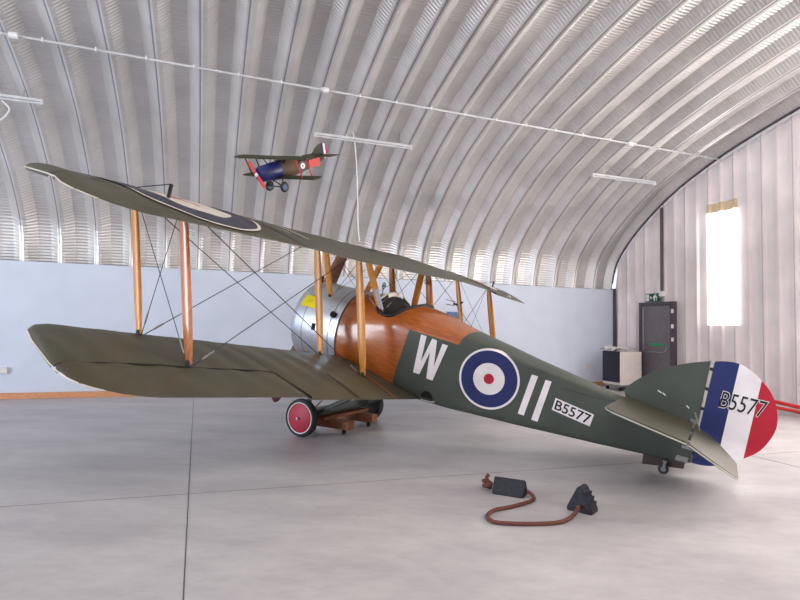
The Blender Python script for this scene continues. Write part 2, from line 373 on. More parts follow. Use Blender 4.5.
# red steel stand on the floor at the right edge
rs = tag(empty('red_floor_stand', frame(H(4.35, .45, 0), WN, -WD, Vector((0, 0, 1)))), 'red steel stand lying low on the floor at the right edge behind the rudder', 'stand')
obj('upper_bar', tubebm([(-.95, .1, .34), (-.1, .05, .24), (.98, .0, .13)], .035), M['redst'], rs, 1)
obj('end_foot', tubebm([(.9, .0, .14), (.9, .05, .03)], .03), M['redst'], rs, 1)
obj('lower_bar', tubebm([(-.95, .25, .2), (-.1, .22, .15), (.98, .05, .07)], .03), M['redst'], rs, 1)
obj('cross_bar', tubebm([(-.9, .1, .33), (-.9, .2, .03)], .03), M['redst'], rs, 1)
# conduit pipe and light battens on the vault
def on(p0, p1, t): return p0.lerp(p1, t)
pa, pb2 = H(3.15, .02, 5.1), H(3.5, 17, 5.16)
pp = tag(empty('ceiling_conduit', frame(pa, -WD, WN, Vector((0, 0, 1)))), 'thin white conduit pipe running along the whole curved ceiling', 'pipe')
inv = pp.matrix_world.inverted()
obj('pipe', tubebm([inv @ pa, inv @ pb2], .018, 8), M['pipe'], pp, 1)
for k in range(26):
    q = on(pa, pb2, (k + .6) / 27); obj('pipe_clip', bbox(inv @ q + Vector((-.008, -.024, -.026)), inv @ q + Vector((.008, .024, .035))), M['pwhite'], pp)
for t in (.14, .5, .745):
    q = on(pa, pb2, t); obj('pipe_joint', lathe([(.001, -.05), (.045, -.05), (.045, .05), (.001, .05)], inv @ q, (1, 0, 0), 14), M['pwhite'], pp, 1)
for s, a, z, L_, lab in ((2.392, 8.51, 4.737, 1.82, 'white fluorescent batten on the ceiling to the right above the hanging model plane'), (2.308, 2.597, 4.704, 1.69, 'white fluorescent batten on the right part of the curved ceiling'), (2.306, 13.853, 4.701, 1.27, 'white fluorescent batten cut by the left edge of the picture')):
    t = tag(empty('light_batten', frame(H(s, a, z), WD, -WN, Vector((0, 0, 1)))), lab, 'ceiling light', 'fluorescent battens on the ceiling')
    obj('housing', bbox((0, -.03, -.012), (L_, .03, .03), None, .006), M['pipe'], t)
    obj('lamp_tube', tubebm([(.04, 0, -.03), (L_ - .04, 0, -.03)], .017, 10), M['pipe'], t, 1)
    for x0 in (0, L_ - .04): obj('end_cap', bbox((x0, -.022, -.055), (x0 + .04, .022, -.012)), M['pipe'], t)
    for xx in (.25, L_ - .25):
        top = roofz(s) + .1 - z; obj('hanger', tubebm([(xx, 0, .05), (xx, 0, top)], .006, 6), M['steel'], t)
c = [H(2.35, 7.9, 4.72), H(2.3, 7.93, 4.9), H(2.3, 7.82, 4.93), H(2.32, 7.76, 4.7), H(2.4, 7.72, 4.0), H(2.45, 7.7, 3.2), H(2.5, 7.68, 2.9)]
tag(obj('hanging_cable', tubebm(smoothpts(c), .011, 6), M['pwhite'], None, 1), 'thin white cable hanging straight down from the middle light batten', 'cable', 'white cables on the ceiling')
c = [H(2.33, 13.1, 4.63), H(2.33, 13.0, 4.5), H(2.34, 13.15, 4.3), H(2.35, 13.4, 4.35), H(2.34, 13.5, 4.6)]
tag(obj('hanging_cable', tubebm(smoothpts(c), .011, 6), M['pwhite'], None, 1), 'looped white cable under the light batten at the left edge', 'cable', 'white cables on the ceiling')

# ------------------------------------------------------------------ the biplane
AX, AY, PSI, TH = -.83128, 7.690506, -.532483, .205838
aft = Vector((cos(PSI), sin(PSI), 0)); port = Vector((sin(PSI), -cos(PSI), 0)); upw = Vector((0, 0, 1))
aftL = aft * cos(TH) - upw * sin(TH); upL = aft * sin(TH) + upw * cos(TH)
PL = tag(empty('biplane', frame(Vector((AX, AY, 0)), -aftL, port, upL)), 'large green and orange-brown biplane with striped rudder standing on the hangar floor', 'airplane')
def F(X, Y, Z): return Vector((-X, Y, Z))      # X aft, Y port, Z up
xL, STAG, ZL, DIH, GAP, INC, DIHU = .026, .39, 1.0037, .10342, 1.51, .1464, .00732
xU = xL - STAG
def zlow(X, Y): return ZL + DIH * abs(Y) - INC * (X - xL)
def zup(X, Y): return ZL + GAP + DIHU * abs(Y) - INC * (X - xU)
SF, SR, YI, YO = .118, .789, .894, 3.3663
CH, HG = 1.31, .82
LEy, LEx = [0, 4.05, 4.15, 4.24, 4.30, 4.377, 4.395], [0, 0, .045, .16, .36, .757, .95]
TEy, TEx = [0, 3.98, 4.1, 4.19, 4.30, 4.368, 4.395], [1.31, 1.31, 1.285, 1.25, 1.17, 1.09, .95]
def LE(Y): return interp(abs(Y), LEy, LEx)
def TE(Y): return interp(abs(Y), TEy, TEx)
def foil(t): return (max(t, 0) ** .55) * (max(1 - t, 0) ** .95) * 1.98
AIL0, AIL1 = 2.45, 4.388
DEFL = {('u', 1): 5, ('u', -1): 4, ('l', 1): -3, ('l', -1): 6}
def drop(dx, Y, wg):
    a_ = DEFL[wg, 1 if Y > 0 else -1]
    if wg == 'u' and Y > 0: a_ *= min(1, (Y - AIL0) / 1.6)
    return (dx - HG) * math.tan(rad(a_))
def ztop(dx, Y, wg):
    a, b = LE(Y), TE(Y); c = max(b - a, .02); t = min(max((dx - a) / c, 0), 1)
    T = .078 * min(1, c / 1.0); sag = .013 * (.5 - .5 * cos(2 * pi * Y / .33))
    z = (T - sag) * foil(t) + .003
    if AIL0 < abs(Y) and dx > HG: z -= drop(dx, Y, wg)
    return z
def zbot(dx, Y, wg):
    a, b = LE(Y), TE(Y); c = max(b - a, .02); t = min(max((dx - a) / c, 0), 1); T = .078 * min(1, c / 1.0)
    z = .02 * sin(pi * t) * c - .022 * math.exp(-((t - .04) / .05) ** 2) * (0 if t < .002 else 1) - .003
    z = min(z, T * foil(t) - .004 if t > .001 else 0)
    if AIL0 < abs(Y) and dx > HG: z -= drop(dx, Y, wg)
    return z
def twist(wg, dx, Y):
    if wg == 'l': return -.065 * max(0, -Y - .4)
    if Y > 0: return .07 * max(0, Y - 1.5) / 2.9 * min(dx / HG, 1)
    return -.055 * max(0, -Y - 1)
def WP(wg, dx, Y, e):
    e += twist(wg, dx, Y)
    return F((xU if wg == 'u' else xL) + dx, Y, (zup(xU + dx, Y) if wg == 'u' else zlow(xL + dx, Y)) + e)
def stations(a, b):
    n = max(2, int(abs(b - a) / .0725)); ys = [a + (b - a) * i / n for i in range(n + 1)]
    for y in LEy[1:] + TEy[1:] + [4.2, 4.27, 4.34, 4.385]:
        for q in (y, -y):
            if min(a, b) < q < max(a, b): ys.append(q)
    return sorted(set(round(y, 4) for y in ys))
def wing_piece(name, wg, ya, yb, lo, hi, m, parent, nt=22):
    rings = []
    for Y in stations(ya, yb):
        a, b = lo(Y), hi(Y)
        if b - a < .004: b = a + .004
        T = [.5 - .5 * cos(pi * i / nt) for i in range(nt + 1)]
        r = [WP(wg, a + (b - a) * t, Y, ztop(a + (b - a) * t, Y, wg)) for t in T]
        r += [WP(wg, a + (b - a) * t, Y, zbot(a + (b - a) * t, Y, wg)) for t in T[::-1]]
        rings.append(r)
    bm = bmesh.new(); ringloft(bm, rings)
    return obj(name, bm, m, parent, .9)
def mainhi(Y): return min(TE(Y), HG - .008) if AIL0 - .012 <= abs(Y) else TE(Y)
def join_bms(lst):
    out = bmesh.new()
    for b in lst:
        me = bpy.data.meshes.new('t'); b.to_mesh(me); b.free(); out.from_mesh(me); bpy.data.meshes.remove(me)
    return out
def wing(name, wg, ya, yb, parent):
    # pieces between the aileron cut-outs, joined into one mesh
    cuts = sorted(set([ya, yb] + [c for c in (-AIL0 + .012, AIL0 - .012, -AIL0 + .008, AIL0 - .008) if ya < c < yb]))
    bm = bmesh.new()
    for a, b in zip(cuts, cuts[1:]):
        if b - a < .01: continue
        rings = []
        outer = abs((a + b) / 2) > AIL0 - .01
        for Y in stations(a, b):
            x0 = LE(Y); x1 = min(TE(Y), HG - .008) if outer else TE(Y)
            if x1 - x0 < .004: x0 = x1 - .004
            T = [.5 - .5 * cos(pi * i / 22) for i in range(23)]
            rings.append([WP(wg, x0 + (x1 - x0) * t, Y, ztop(x0 + (x1 - x0) * t, Y, wg)) for t in T] + [WP(wg, x0 + (x1 - x0) * t, Y, zbot(x0 + (x1 - x0) * t, Y, wg)) for t in T[::-1]])
        ringloft(bm, rings)
    return obj(name, bm, M['olive'], parent, .9)
def aileron(wg, sgn, parent):
    a, b = sorted((AIL0 * sgn, AIL1 * sgn))
    return wing_piece('aileron', wg, a, b, lambda Y: max(LE(Y), HG + .008), TE, M['olive'], parent, 12)
UW = wing('upper_wing', 'u', -4.385, 4.385, PL)
LWp = wing('lower_wing', 'l', .40, 4.385, PL); LWs = wing('lower_wing', 'l', -4.385, -.40, PL)
AL = {}
for wg, par in (('u', UW), ('l', None)):
    for s in (1, -1): AL[wg, s] = aileron(wg, s, par or (LWp if s > 0 else LWs))
# white edging round port wing tips
for wg, par in (('u', UW), ('l', LWp)):
    ys = [4.0, 4.1, 4.15, 4.2, 4.24, 4.27, 4.3, 4.34, 4.377, 4.39]
    pts = [WP(wg, LE(y) - .004, y + .006, .0) for y in ys] + [WP(wg, TE(y) + .004, y + .006, (zbot(TE(y), y, wg))) for y in ys[::-1][:5]]
    obj('wing_tip_edging', tubebm(pts, .0045, 6), M['cream'], par, 1)
def disc_on_wing(name, cy, cx, radii, mats, parent, wg='u'):
    bm = bmesh.new(); lift = .009; n = 120
    for k, (r0, r1) in enumerate(zip(radii, radii[1:])):
        m = max(2, int((r0 - r1) / .03))
        rings = []
        for j in range(m + 1):
            r = r0 + (r1 - r0) * j / m; ring = []
            for i in range(n):
                t = 2 * pi * i / n; dx = min(max(cx + r * sin(t), .012), 1.30); Y = cy + r * cos(t)
                ring.append(bm.verts.new(WP(wg, dx, Y, ztop(dx, Y, wg) + lift)))
            rings.append(ring)
        for a, b in zip(rings, rings[1:]):
            for i in range(n):
                try: bm.faces.new((a[i], a[(i + 1) % n], b[(i + 1) % n], b[i])).material_index = k
                except ValueError: pass
    bmesh.ops.remove_doubles(bm, verts=bm.verts, dist=1e-5)
    return obj(name, bm, mats, parent, 3)
for s in (1, -1):
    disc_on_wing('roundel', 3.24 * s, .60, (.66, .63, .40, .14, .002), [M['cream'], M['dblue'], M['cream'], M['rred']], UW)
# doped tape strips, hinge lines
def strip(wg, pts, wd_, m, name, parent, lift=.007):
    bm = bmesh.new(); P = [];
    for (d0, y0), (d1, y1) in zip(pts, pts[1:]):
        for k in range(9): P.append((d0 + (d1 - d0) * k / 8, y0 + (y1 - y0) * k / 8))
    dx, dy = pts[-1][0] - pts[0][0], pts[-1][1] - pts[0][1]; L_ = math.hypot(dx, dy); nx, ny = -dy / L_ * wd_ / 2, dx / L_ * wd_ / 2
    A = [bm.verts.new(WP(wg, max(d + nx, .01), y + ny, ztop(max(d + nx, .01), y + ny, wg) + lift)) for d, y in P]
    B = [bm.verts.new(WP(wg, max(d - nx, .01), y - ny, ztop(max(d - nx, .01), y - ny, wg) + lift)) for d, y in P]
    for i in range(len(A) - 1):
        try: bm.faces.new((A[i], A[i + 1], B[i + 1], B[i]))
        except ValueError: pass
    return obj(name, bm, m, parent, 3)
strip('u', [(.1, 2.17), (.85, 2.17)], .05, M['cream'], 'wing_tape', UW)
strip('u', [(.1, 2.0), (.95, 2.0)], .04, M['cream'], 'wing_tape', UW)
strip('u', [(.36, .32), (.40, .0), (.52, -.32)], .10, M['olived'], 'centre_window', UW)
obj('aileron_end_rib', prism([(.86, -.035), (1.2, -.03), (1.24, -.005), (.86, -.005)], lambda x, z: WP('u', x, 2.42, z), lambda x, z: WP('u', x, 2.40, z)), M['ply'], UW)
strip('l', [(.76, .81), (1.33, .965)], .035, M['ply'], 'walkway_strip', LWp)
strip('l', [(.81, 1.62), (1.30, 1.68)], .02, M['dark'], 'wing_seam', LWp)
for s in (1, -1):
    for wg, par in (('u', UW), ('l', LWp if s > 0 else LWs)):
        strip(wg, [(HG + .001, s * 2.44), (HG + .001, s * 4.36)], .026, M['dark'], 'hinge_gap', par, .0015)
        strip(wg, [(HG + .01, s * 2.44), (1.31, s * 2.44)], .022, M['dark'], 'aileron_end_gap', par, .0025)
        y = s * 3.52; a = WP(wg, HG - .02, y, ztop(HG - .02, y, wg) - .002); b = WP(wg, HG - .01, y, .165); cc = WP(wg, HG + .09, y, ztop(HG + .09, y, wg) - .004)
        if wg == 'u':
            bm = bmesh.new(); tube(bm, [a, b], .015, 6); tube(bm, [b, WP(wg, .5, y + s * .12, ztop(.5, y, wg) - .002)], .004, 5)
            obj('control_horn', bm, M['black'], AL[wg, s], 1)
        else:
            bm = bmesh.new(); tube(bm, [WP(wg, HG + .1, y, zbot(HG + .1, y, wg)), WP(wg, HG + .07, y, -.12)], .01, 6); obj('control_horn', bm, M['black'], AL[wg, s], 1)

# fuselage
FX = [.07, .5, .9, 1.3, 1.7, 2.1, 2.5, 3.4, 4.0, 4.21]
FW = [.57, .545, .50, .46, .42, .365, .31, .17, .07, .03]
FB = [.80, .80, .80, .815, .83, .852, .875, .935, .98, 1.01]
FS = [1.375, 1.48, 1.58, 1.62, 1.64, 1.645, 1.575, 1.44, 1.39, 1.375]
FT = [1.95, 1.975, 1.95, 1.89, 1.785, 1.70, 1.625, 1.485, 1.425, 1.40]
FL = [2, 2.8, 4.5, 7, 9, 9, 9, 9, 9, 9]
FU = [2, 2.1, 2.15, 2.05, 2, 2, 2, 2, 2, 2]
def fw(X): return interp(X, FX, FW)
def sect(X, k=1.0, n=56):
    w_, b, s, t, nl, nu = (interp(X, FX, q) for q in (FW, FB, FS, FT, FL, FU)); out = []
    for i in range(n):
        an = 2 * pi * i / n; y, z = sin(an), cos(an)
        e = nu if z >= 0 else nl; h = (t - s) if z >= 0 else (s - b)
        yy = abs(y) ** (2 / e) * (1 if y > 0 else -1); zz = abs(z) ** (2 / e) * (1 if z > 0 else -1)
        out.append((w_ * yy * k, s + h * zz * k))
    return out
def sideY(X, Z):
    w_, b, s, t, nl, nu = (interp(X, FX, q) for q in (FW, FB, FS, FT, FL, FU))
    e = nu if Z >= s else nl; h = (t - s) if Z >= s else (s - b); q = min(abs(Z - s) / h, .999)
    return w_ * (1 - q ** e) ** (1 / e)
def rimz(X): return interp(X, [.50, .53, .58, .72, .80, .90, 1.0], [1.95, 1.80, 1.755, 1.73, 1.76, 1.86, 1.935])
CK0, CK1 = .50, .98
bm = bmesh.new(); xs = [.07 + i * .03 for i in range(int((4.20 - .07) / .03) + 1)] + [4.22]
rings = [[F(X, y, z) for y, z in sect(X)] for X in xs]; ringloft(bm, rings)
def bis(bm, p, nrm_): bmesh.ops.bisect_plane(bm, geom=list(bm.verts) + list(bm.edges) + list(bm.faces), plane_co=p, plane_no=nrm_)
# colour boundaries: slanting front edge, deck edge, slanting rear end of the deck
fa, fb = (1.075, 1.658), (.975, .947); ra, rb = (1.715, 1.60), (1.76, 1.80)
bis(bm, F(fa[0], 0, fa[1]), Vector((-(fa[1] - fb[1]), 0, -(fa[0] - fb[0]))))
bis(bm, F(ra[0], 0, ra[1]), Vector((-(rb[1] - ra[1]), 0, -(rb[0] - ra[0]))))
da, db = (1.10, 1.645), (1.70, 1.607)
bis(bm, F(da[0], 0, da[1]), Vector((-(db[1] - da[1]), 0, (-(db[0] - da[0])))))
bmesh.ops.triangulate(bm, faces=[f for f in bm.faces if len(f.verts) > 4])
dele = []; woodf = []
for f in bm.faces:
    c = f.calc_center_median(); X, Z = -c.x, c.z
    if CK0 < X < CK1 and Z > rimz(X): dele.append(f); continue
    front = X < fb[0] + (fa[0] - fb[0]) * (Z - fb[1]) / (fa[1] - fb[1])
    deck = Z > da[1] + (db[1] - da[1]) * (X - da[0]) / (db[0] - da[0]) and X < ra[0] + (rb[0] - ra[0]) * (Z - ra[1]) / (rb[1] - ra[1])
    if front or deck: woodf.append(f)
for f in woodf: f.material_index = 1
bmesh.ops.delete(bm, geom=dele, context='FACES')
b2 = bm.copy()
bmesh.ops.delete(bm, geom=[f for f in bm.faces if f.material_index == 1], context='FACES')
bmesh.ops.delete(b2, geom=[f for f in b2.faces if f.material_index == 0], context='FACES')
for f in b2.faces: f.material_index = 0
def soft(b, name, m): 
    bmesh.ops.recalc_face_normals(b, faces=b.faces)
    return obj(name, b, m, PL, .7, fix=False)
FUS = soft(bm, 'fuselage', M['green']); FUS['label'] = 'green fabric rear fuselage'
PLY = soft(b2, 'plywood_decking', M['ply']); PLY['label'] = 'varnished orange plywood'
# inner skin seen through the cockpit
bm = bmesh.new(); n = 56
rr_ = []
for i in range(18):
    X = .47 + i * .033; ring = []
    for y, z in sect(X, .95): ring.append(F(X, y, min(z, rimz(X) + .0 if CK0 < X < CK1 else z)))
    rr_.append(ring)
R_ = ringloft(bm, rr_)
bmesh.ops.delete(bm, geom=[f for f in bm.faces if len(f.verts) == 4 and CK0 < -f.calc_center_median().x < CK1 and f.calc_center_median().z > rimz(-f.calc_center_median().x) - .03], context='FACES')
obj('cockpit_lining', bm, M['dark'], PL, 1)
obj('pilot_seat', bbox(F(.98, -.2, 1.2), F(.93, .2, 1.72), None, .015), M['dark'], PL)
# coaming along the rim
def rim(s):
    pts = []
    for i in range(30):
        X = CK0 + (CK1 - CK0) * i / 29; Z = rimz(X); Z = min(Z, interp(X, FX, FT) - .004); pts.append(F(X, s * (sideY(X, Z) + .004), Z + .006))
    return pts
pr = rim(1); pst = rim(-1)
backarc = [F(CK1, y, z + .006) for y, z in [(interp(t, [-1, 1], [-.12, .12]), 0) for t in (0,)]]
bm = bmesh.new(); tube(bm, pr, .022, 8); tube(bm, pst, .022, 8); tube(bm, [pr[-1], F(CK1 + .005, 0, interp(CK1, FX, FT) + .008), pst[-1]], .022, 8)
obj('cockpit_coaming', bm, M['black'], PL, 1)
secf = [(y, z) for y, z in sect(CK0) if z > 1.80]; secf.sort(key=lambda p: p[0])
bm = bmesh.new(); tube(bm, [F(CK0 - .02, y, 1.985 - 1.1 * y * y) for y in [-.27 + .54 * i / 14 for i in range(15)]], .036, 10)
obj('windscreen_pad', bm, mat('padded_leather', (214, 206, 196), .6), PL, 1)
obj('instrument_panel', prism([(y * .95, z - .01) for y, z in sect(CK0) if z > 1.2], lambda y, z: F(CK0 + .005, y, z), lambda y, z: F(CK0 + .02, y, z)), M['dark'], PL)
# panel on rear cabane strut
# cowling
prf = [(.575, .085), (.577, .0), (.577, -.62), (.572, -.67), (.553, -.71), (.52, -.735), (.48, -.74), (.455, -.72), (.45, -.66), (.45, -.3), (.1, -.3)]
CW = obj('cowling', lathe([(r, -h) for r, h in prf], F(0, 0, 1.375), (1, 0, 0), 72), M['alu'], PL, .8)
for X, rr2 in ((-.5, .5785), (-.05, .5785), (.078, .5795)):
    obj('cowl_band', lathe([(rr2 - .004, -.012), (rr2, -.008), (rr2, .008), (rr2 - .004, .012)], F(X, 0, 1.375), (1, 0, 0), 72), M['steel'] if X < .07 else M['olived'], CW, 1)
def CY(X, p, r=.5795): return F(X, r * sin(p), 1.375 + r * cos(p))
def cylpatch(X0, X1, p0, p1, r, n=10):
    bm = bmesh.new(); g = [[bm.verts.new(CY(X0 + (X1 - X0) * i / n, p0 + (p1 - p0) * j / n, r)) for j in range(n + 1)] for i in range(n + 1)]
    for i in range(n):
        for j in range(n): bm.faces.new((g[i][j], g[i + 1][j], g[i + 1][j + 1], g[i][j + 1]))
    return bm
stk = obj('warning_label', cylpatch(-.61, -.36, .87, 1.17, .5805), M['yellow'], CW, 3)
bm = bmesh.new()
for j, (pz_, x0, x1) in enumerate(((.98, -.53, -.45), (1.03, -.54, -.46))):
    for q in range(5):
        xa = x0 + (x1 - x0) * q / 5; g = [bm.verts.new(CY(xx, pp_, .5812)) for xx, pp_ in ((xa, pz_), (xa + .011, pz_), (xa + .011, pz_ + .016), (xa, pz_ + .016))]; bm.faces.new(g)
obj('label_print', bm, mat('faded_print', (150, 130, 30), .6), stk)
obj('cowl_slot', cylpatch(-.33, -.27, 1.5, 1.66, .5803, 3), M['dark'], CW)
q = CY(-.03, 1.2, .57); nq = Vector((0, sin(1.2), cos(1.2)))
obj('exhaust_outlet', tubebm([q, q + nq * .045], .042, 14), M['dark'], CW, 1)
obj('engine', lathe([(.001, -.12), (.16, -.12), (.2, 0), (.44, .02), (.44, .2), (.001, .2)], F(-.45, 0, 1.375), (-1, 0, 0), 36), M['steel'], PL, .6)
bm = bmesh.new()
for sg in (1, -1):
    dr = Vector((0, .385 * sg, -.923 * sg)); rings = []
    for k, (r, wd_, tk, tw) in enumerate(((.0, .07, .07, 65), (.2, .08, .06, 58), (.45, .10, .035, 50), (.8, .095, .022, 35), (1.15, .08, .014, 27), (1.25, .06, .010, 25), (1.285, .02, .008, 25))):
        cdir = dr.cross(Vector((1, 0, 0))) * sg; a_ = -rad(tw); ch = (cdir * cos(a_) + Vector((1, 0, 0)) * sin(a_)); th_ = dr.cross(ch)
        rings.append([F(-.80, 0, 1.375) + dr * r + ch * wd_ * cos(t) + th_ * tk * sin(t) for t in [2 * pi * i / 14 for i in range(14)]])
    ringloft(bm, rings)
tube(bm, [F(-.72, 0, 1.375), F(-.88, 0, 1.375)], .1, 20)
obj('propeller', bm, mat('propeller_wood', (120, 82, 66), .4, coat=.3), PL, .9)
# struts
def strut(p0, p1, m, name, chord=.10, th=.038, taper=.62, parent=PL):
    bm = bmesh.new(); p0, p1 = Vector(p0), Vector(p1); ax = (p1 - p0).normalized(); xd = Vector((1, 0, 0)); xd = (xd - ax * xd.dot(ax)).normalized(); yd = ax.cross(xd); rings = []
    for t in (0, .03, .08, .16, .3, .5, .7, .84, .92, .97, 1):
        k = taper + (1 - taper) * min(1, sin(pi * min(t, 1 - t) / .6) if min(t, 1 - t) < .3 else 1)
        rings.append([p0.lerp(p1, t) + xd * (cos(a) * chord / 2 * k) + yd * (sin(a) * th / 2 * k) for a in [2 * pi * i / 14 for i in range(14)]])
    ringloft(bm, rings); o = obj(name, bm, m, parent, .9)
    fb_ = bmesh.new()
    for p, s_ in ((p0, 1), (p1, -1)): tube(fb_, [p - ax * s_ * .01, p + ax * s_ * .035], .026, 8)
    objs('strut_socket', fb_, M['wire'], o, 1); return o
def lo(dx, Y): return WP('l', dx, Y, ztop(dx, Y, 'l') + .006)
def hi(dx, Y): return WP('u', dx, Y, zbot(dx, Y, 'u') - .006)
for s in (1, -1):
    strut(lo(SF, s * YO), hi(SF, s * YO), M['strut'] if s > 0 else M['strutd'], 'interplane_strut')
    strut(lo(SR, s * YO), hi(SR, s * YO), M['strutr'] if s > 0 else M['strutd'], 'interplane_strut', .112)
    strut(lo(SF, s * YI), hi(SF, s * YI), M['strut'] if s > 0 else M['strutd'], 'interplane_strut', .115)
    strut(lo(SR, s * YI), hi(SR, s * YI), M['strut'] if s > 0 else M['strutd'], 'interplane_strut', .115)
    strut(F(-.266, s * .385, 1.80), hi(SF, s * .73), M['strut'] if s > 0 else M['strutd'], 'cabane_strut', .105, .036, .7)
    k = strut(F(.584, s * .40, 1.755), hi(SR, s * .73), M['strut'] if s > 0 else M['strutd'], 'cabane_strut', .105, .036, .7)
    if s > 0:
        p0, p1 = F(.584, .40, 1.755), hi(SR, .73); a_, b_ = p0.lerp(p1, .07), p0.lerp(p1, .42); bm = bmesh.new()
        o_ = Vector((-.03, .028, 0))
        bm.faces.new([bm.verts.new(v) for v in (a_ + o_ + Vector((-.035, 0, 0)), a_ + o_ + Vector((.035, 0, 0)), b_ + o_ + Vector((.035, 0, 0)), b_ + o_ + Vector((-.035, 0, 0)))])
        pl_ = obj('deviation_card', bm, mat('card', (170, 172, 182), .5), k); md = pl_.modifiers.new('s', 'SOLIDIFY'); md.thickness = .006
# wires
def wire(p0, p1, r=.0042, name='rigging_wire', parent=PL):
    p0, p1 = Vector(p0), Vector(p1); d = (p1 - p0); o = obj(name, tubebm([p0, p1], r, 6), M['wire'], parent, 1)
    u = d.normalized(); bm = tubebm([p0 + u * .08, p0 + u * .11, p0 + u * .2, p0 + u * .23], [r, r * 2.2, r * 2.2, r], 6); objs('turnbuckle', bm, M['steel'], o, 1); return o
for s in (1, -1):
    for dx in (SF, SR):
        wire(lo(dx, s * (YO - .05)), hi(dx, s * (YI + .04))); wire(lo(dx, s * (YI + .06)), hi(dx, s * (YO - .06)))
    for Y in (YO,):
        wire(lo(SF + .03, s * Y), hi(SR - .03, s * Y), .0032); wire(lo(SR - .03, s * Y), hi(SF + .03, s * Y), .0032)
    wire(F(-.24, s * .385, 1.80), hi(SR - .03, s * .73), .003); wire(F(.56, s * .40, 1.76), hi(SF + .03, s * .73), .003)
wire(F(-.266, .36, 1.82), hi(SF, -.72), .003); wire(F(-.266, -.36, 1.82), hi(SF, .72), .003)
wire(F(.60, .38, 1.78), hi(SR, -.72), .003); wire(F(.60, -.38, 1.78), hi(SR, .72), .003)
# grey tube on the far side, gunsight, pulley, pitot
bm = bmesh.new(); tube(bm, [F(-.68, .12, 1.92), F(-.68, .12, 2.0)], .03, 8); box(bm, F(-.66, .09, 1.985), F(-.72, .16, 2.02)); obj('filler_cap', bm, M['black'], PL, .6)
bm = bmesh.new(); cgs = F(.26, -.05, 2.07); tube(bm, [cgs + Vector((0, .04 * cos(t), .04 * sin(t))) for t in [2 * pi * i / 20 for i in range(20)]], .006, 6, closed=True)
tube(bm, [cgs + Vector((0, 0, -.04)), F(.26, -.05, 1.96)], .006, 6); tube(bm, [cgs + Vector((0, -.04, 0)), cgs + Vector((0, .04, 0))], .003, 5); tube(bm, [cgs + Vector((0, 0, -.04)), cgs + Vector((0, 0, .04))], .003, 5)
tube(bm, [cgs + Vector((.0, .015 * cos(t), .015 * sin(t))) for t in [2 * pi * i / 12 for i in range(12)]], .004, 5, closed=True)
obj('ring_sight', bm, M['black'], PL, 1)
pyc = hi(SR, -.8) + Vector((0.0, 0, -.14))
bm = bmesh.new(); tube(bm, [pyc + Vector((.04 * cos(t), 0, .055 * sin(t))) for t in [2 * pi * i / 16 for i in range(16)]], .012, 6, closed=True); tube(bm, [pyc + Vector((0, 0, .14)), pyc + Vector((0, 0, -.05))], .008, 6); box(bm, pyc + Vector((-.05, -.02, -.09)), pyc + Vector((.02, .02, -.04)))
obj('aileron_pulley', bm, M['steel'], PL, 1)
pq = lo(SF, -YO).lerp(hi(SF, -YO), .58)
bm = bmesh.new(); tube(bm, [pq + Vector((-.06, 0, .07)), pq + Vector((0.02, 0, .0)), pq + Vector((-.06, 0, -.07))], .018, 6); tube(bm, [pq + Vector((.02, 0, 0)), pq + Vector((.13, 0, 0))], .02, 6); tube(bm, [pq + Vector((.1, 0, .04)), pq + Vector((.3, 0, .05))], .007, 6); tube(bm, [pq + Vector((.1, 0, -.03)), pq + Vector((.28, 0, -.04))], .007, 6)
obj('pitot_head', bm, M['black'], PL, 1)
# fuselage markings
def decal(pts_list, mats_idx, name, mats, parent, fn, sub=0):
    bm = bmesh.new()
    for pts, mi in zip(pts_list, mats_idx):
        f = bm.faces.new([bm.verts.new((x, 0, z)) for x, z in pts]); f.material_index = mi
    bmesh.ops.triangulate(bm, faces=bm.faces)
    if sub: bmesh.ops.subdivide_edges(bm, edges=bm.edges, cuts=sub, use_grid_fill=True)
    for v in bm.verts: v.co = fn(v.co.x, v.co.z)
    return obj(name, bm, mats, parent)
def onside(lift): return lambda x, z: F(x, sideY(x, z) + lift, z)
RC, RR = (2.137, 1.318), .343
bm = bmesh.new(); n = 72; radii = (RR, RR * .93, RR * .52, RR * .17, .001)
def rp(r, t): x, z = RC[0] + r * cos(t), RC[1] + r * sin(t) * 1.0; return F(x, sideY(x, z) + .013, z)
for k, (r0, r1) in enumerate(zip(radii, radii[1:])):
    m = max(1, int((r0 - r1) / .04)); rings = [[bm.verts.new(rp(r0 + (r1 - r0) * j / m, 2 * pi * i / n)) for i in range(n)] for j in range(m + 1)]
    for a, b in zip(rings, rings[1:]):
        for i in range(n): bm.faces.new((a[i], a[(i + 1) % n], b[(i + 1) % n], b[i])).material_index = k
obj('roundel', bm, [M['white'], M['blue'], M['white'], M['rred']], FUS, 3)
WL = [(1.239, 1.622), (1.312, 1.616), (1.303, 1.30), (1.388, 1.607), (1.450, 1.598), (1.475, 1.285), (1.524, 1.577), (1.594, 1.571), (1.492, 1.125), (1.412, 1.131), (1.392, 1.44), (1.316, 1.155), (1.232, 1.157)]
decal([WL], [0], 'code_letter', [M['white']], FUS, onside(.009), 2)
decal([[(2.582, 1.486), (2.651, 1.482), (2.588, 1.024), (2.521, 1.027)]], [0], 'code_bar', [M['white']], FUS, onside(.007), 2)
decal([[(2.734, 1.467), (2.799, 1.463), (2.742, .998), (2.673, 1.003)]], [0], 'code_bar', [M['white']], FUS, onside(.007), 2)
PLT = [(2.873, 1.304), (3.280, 1.236), (3.263, 1.102), (2.860, 1.168)]
pl = decal([PLT], [0], 'serial_plate', [M['white']], FUS, onside(.007), 2)
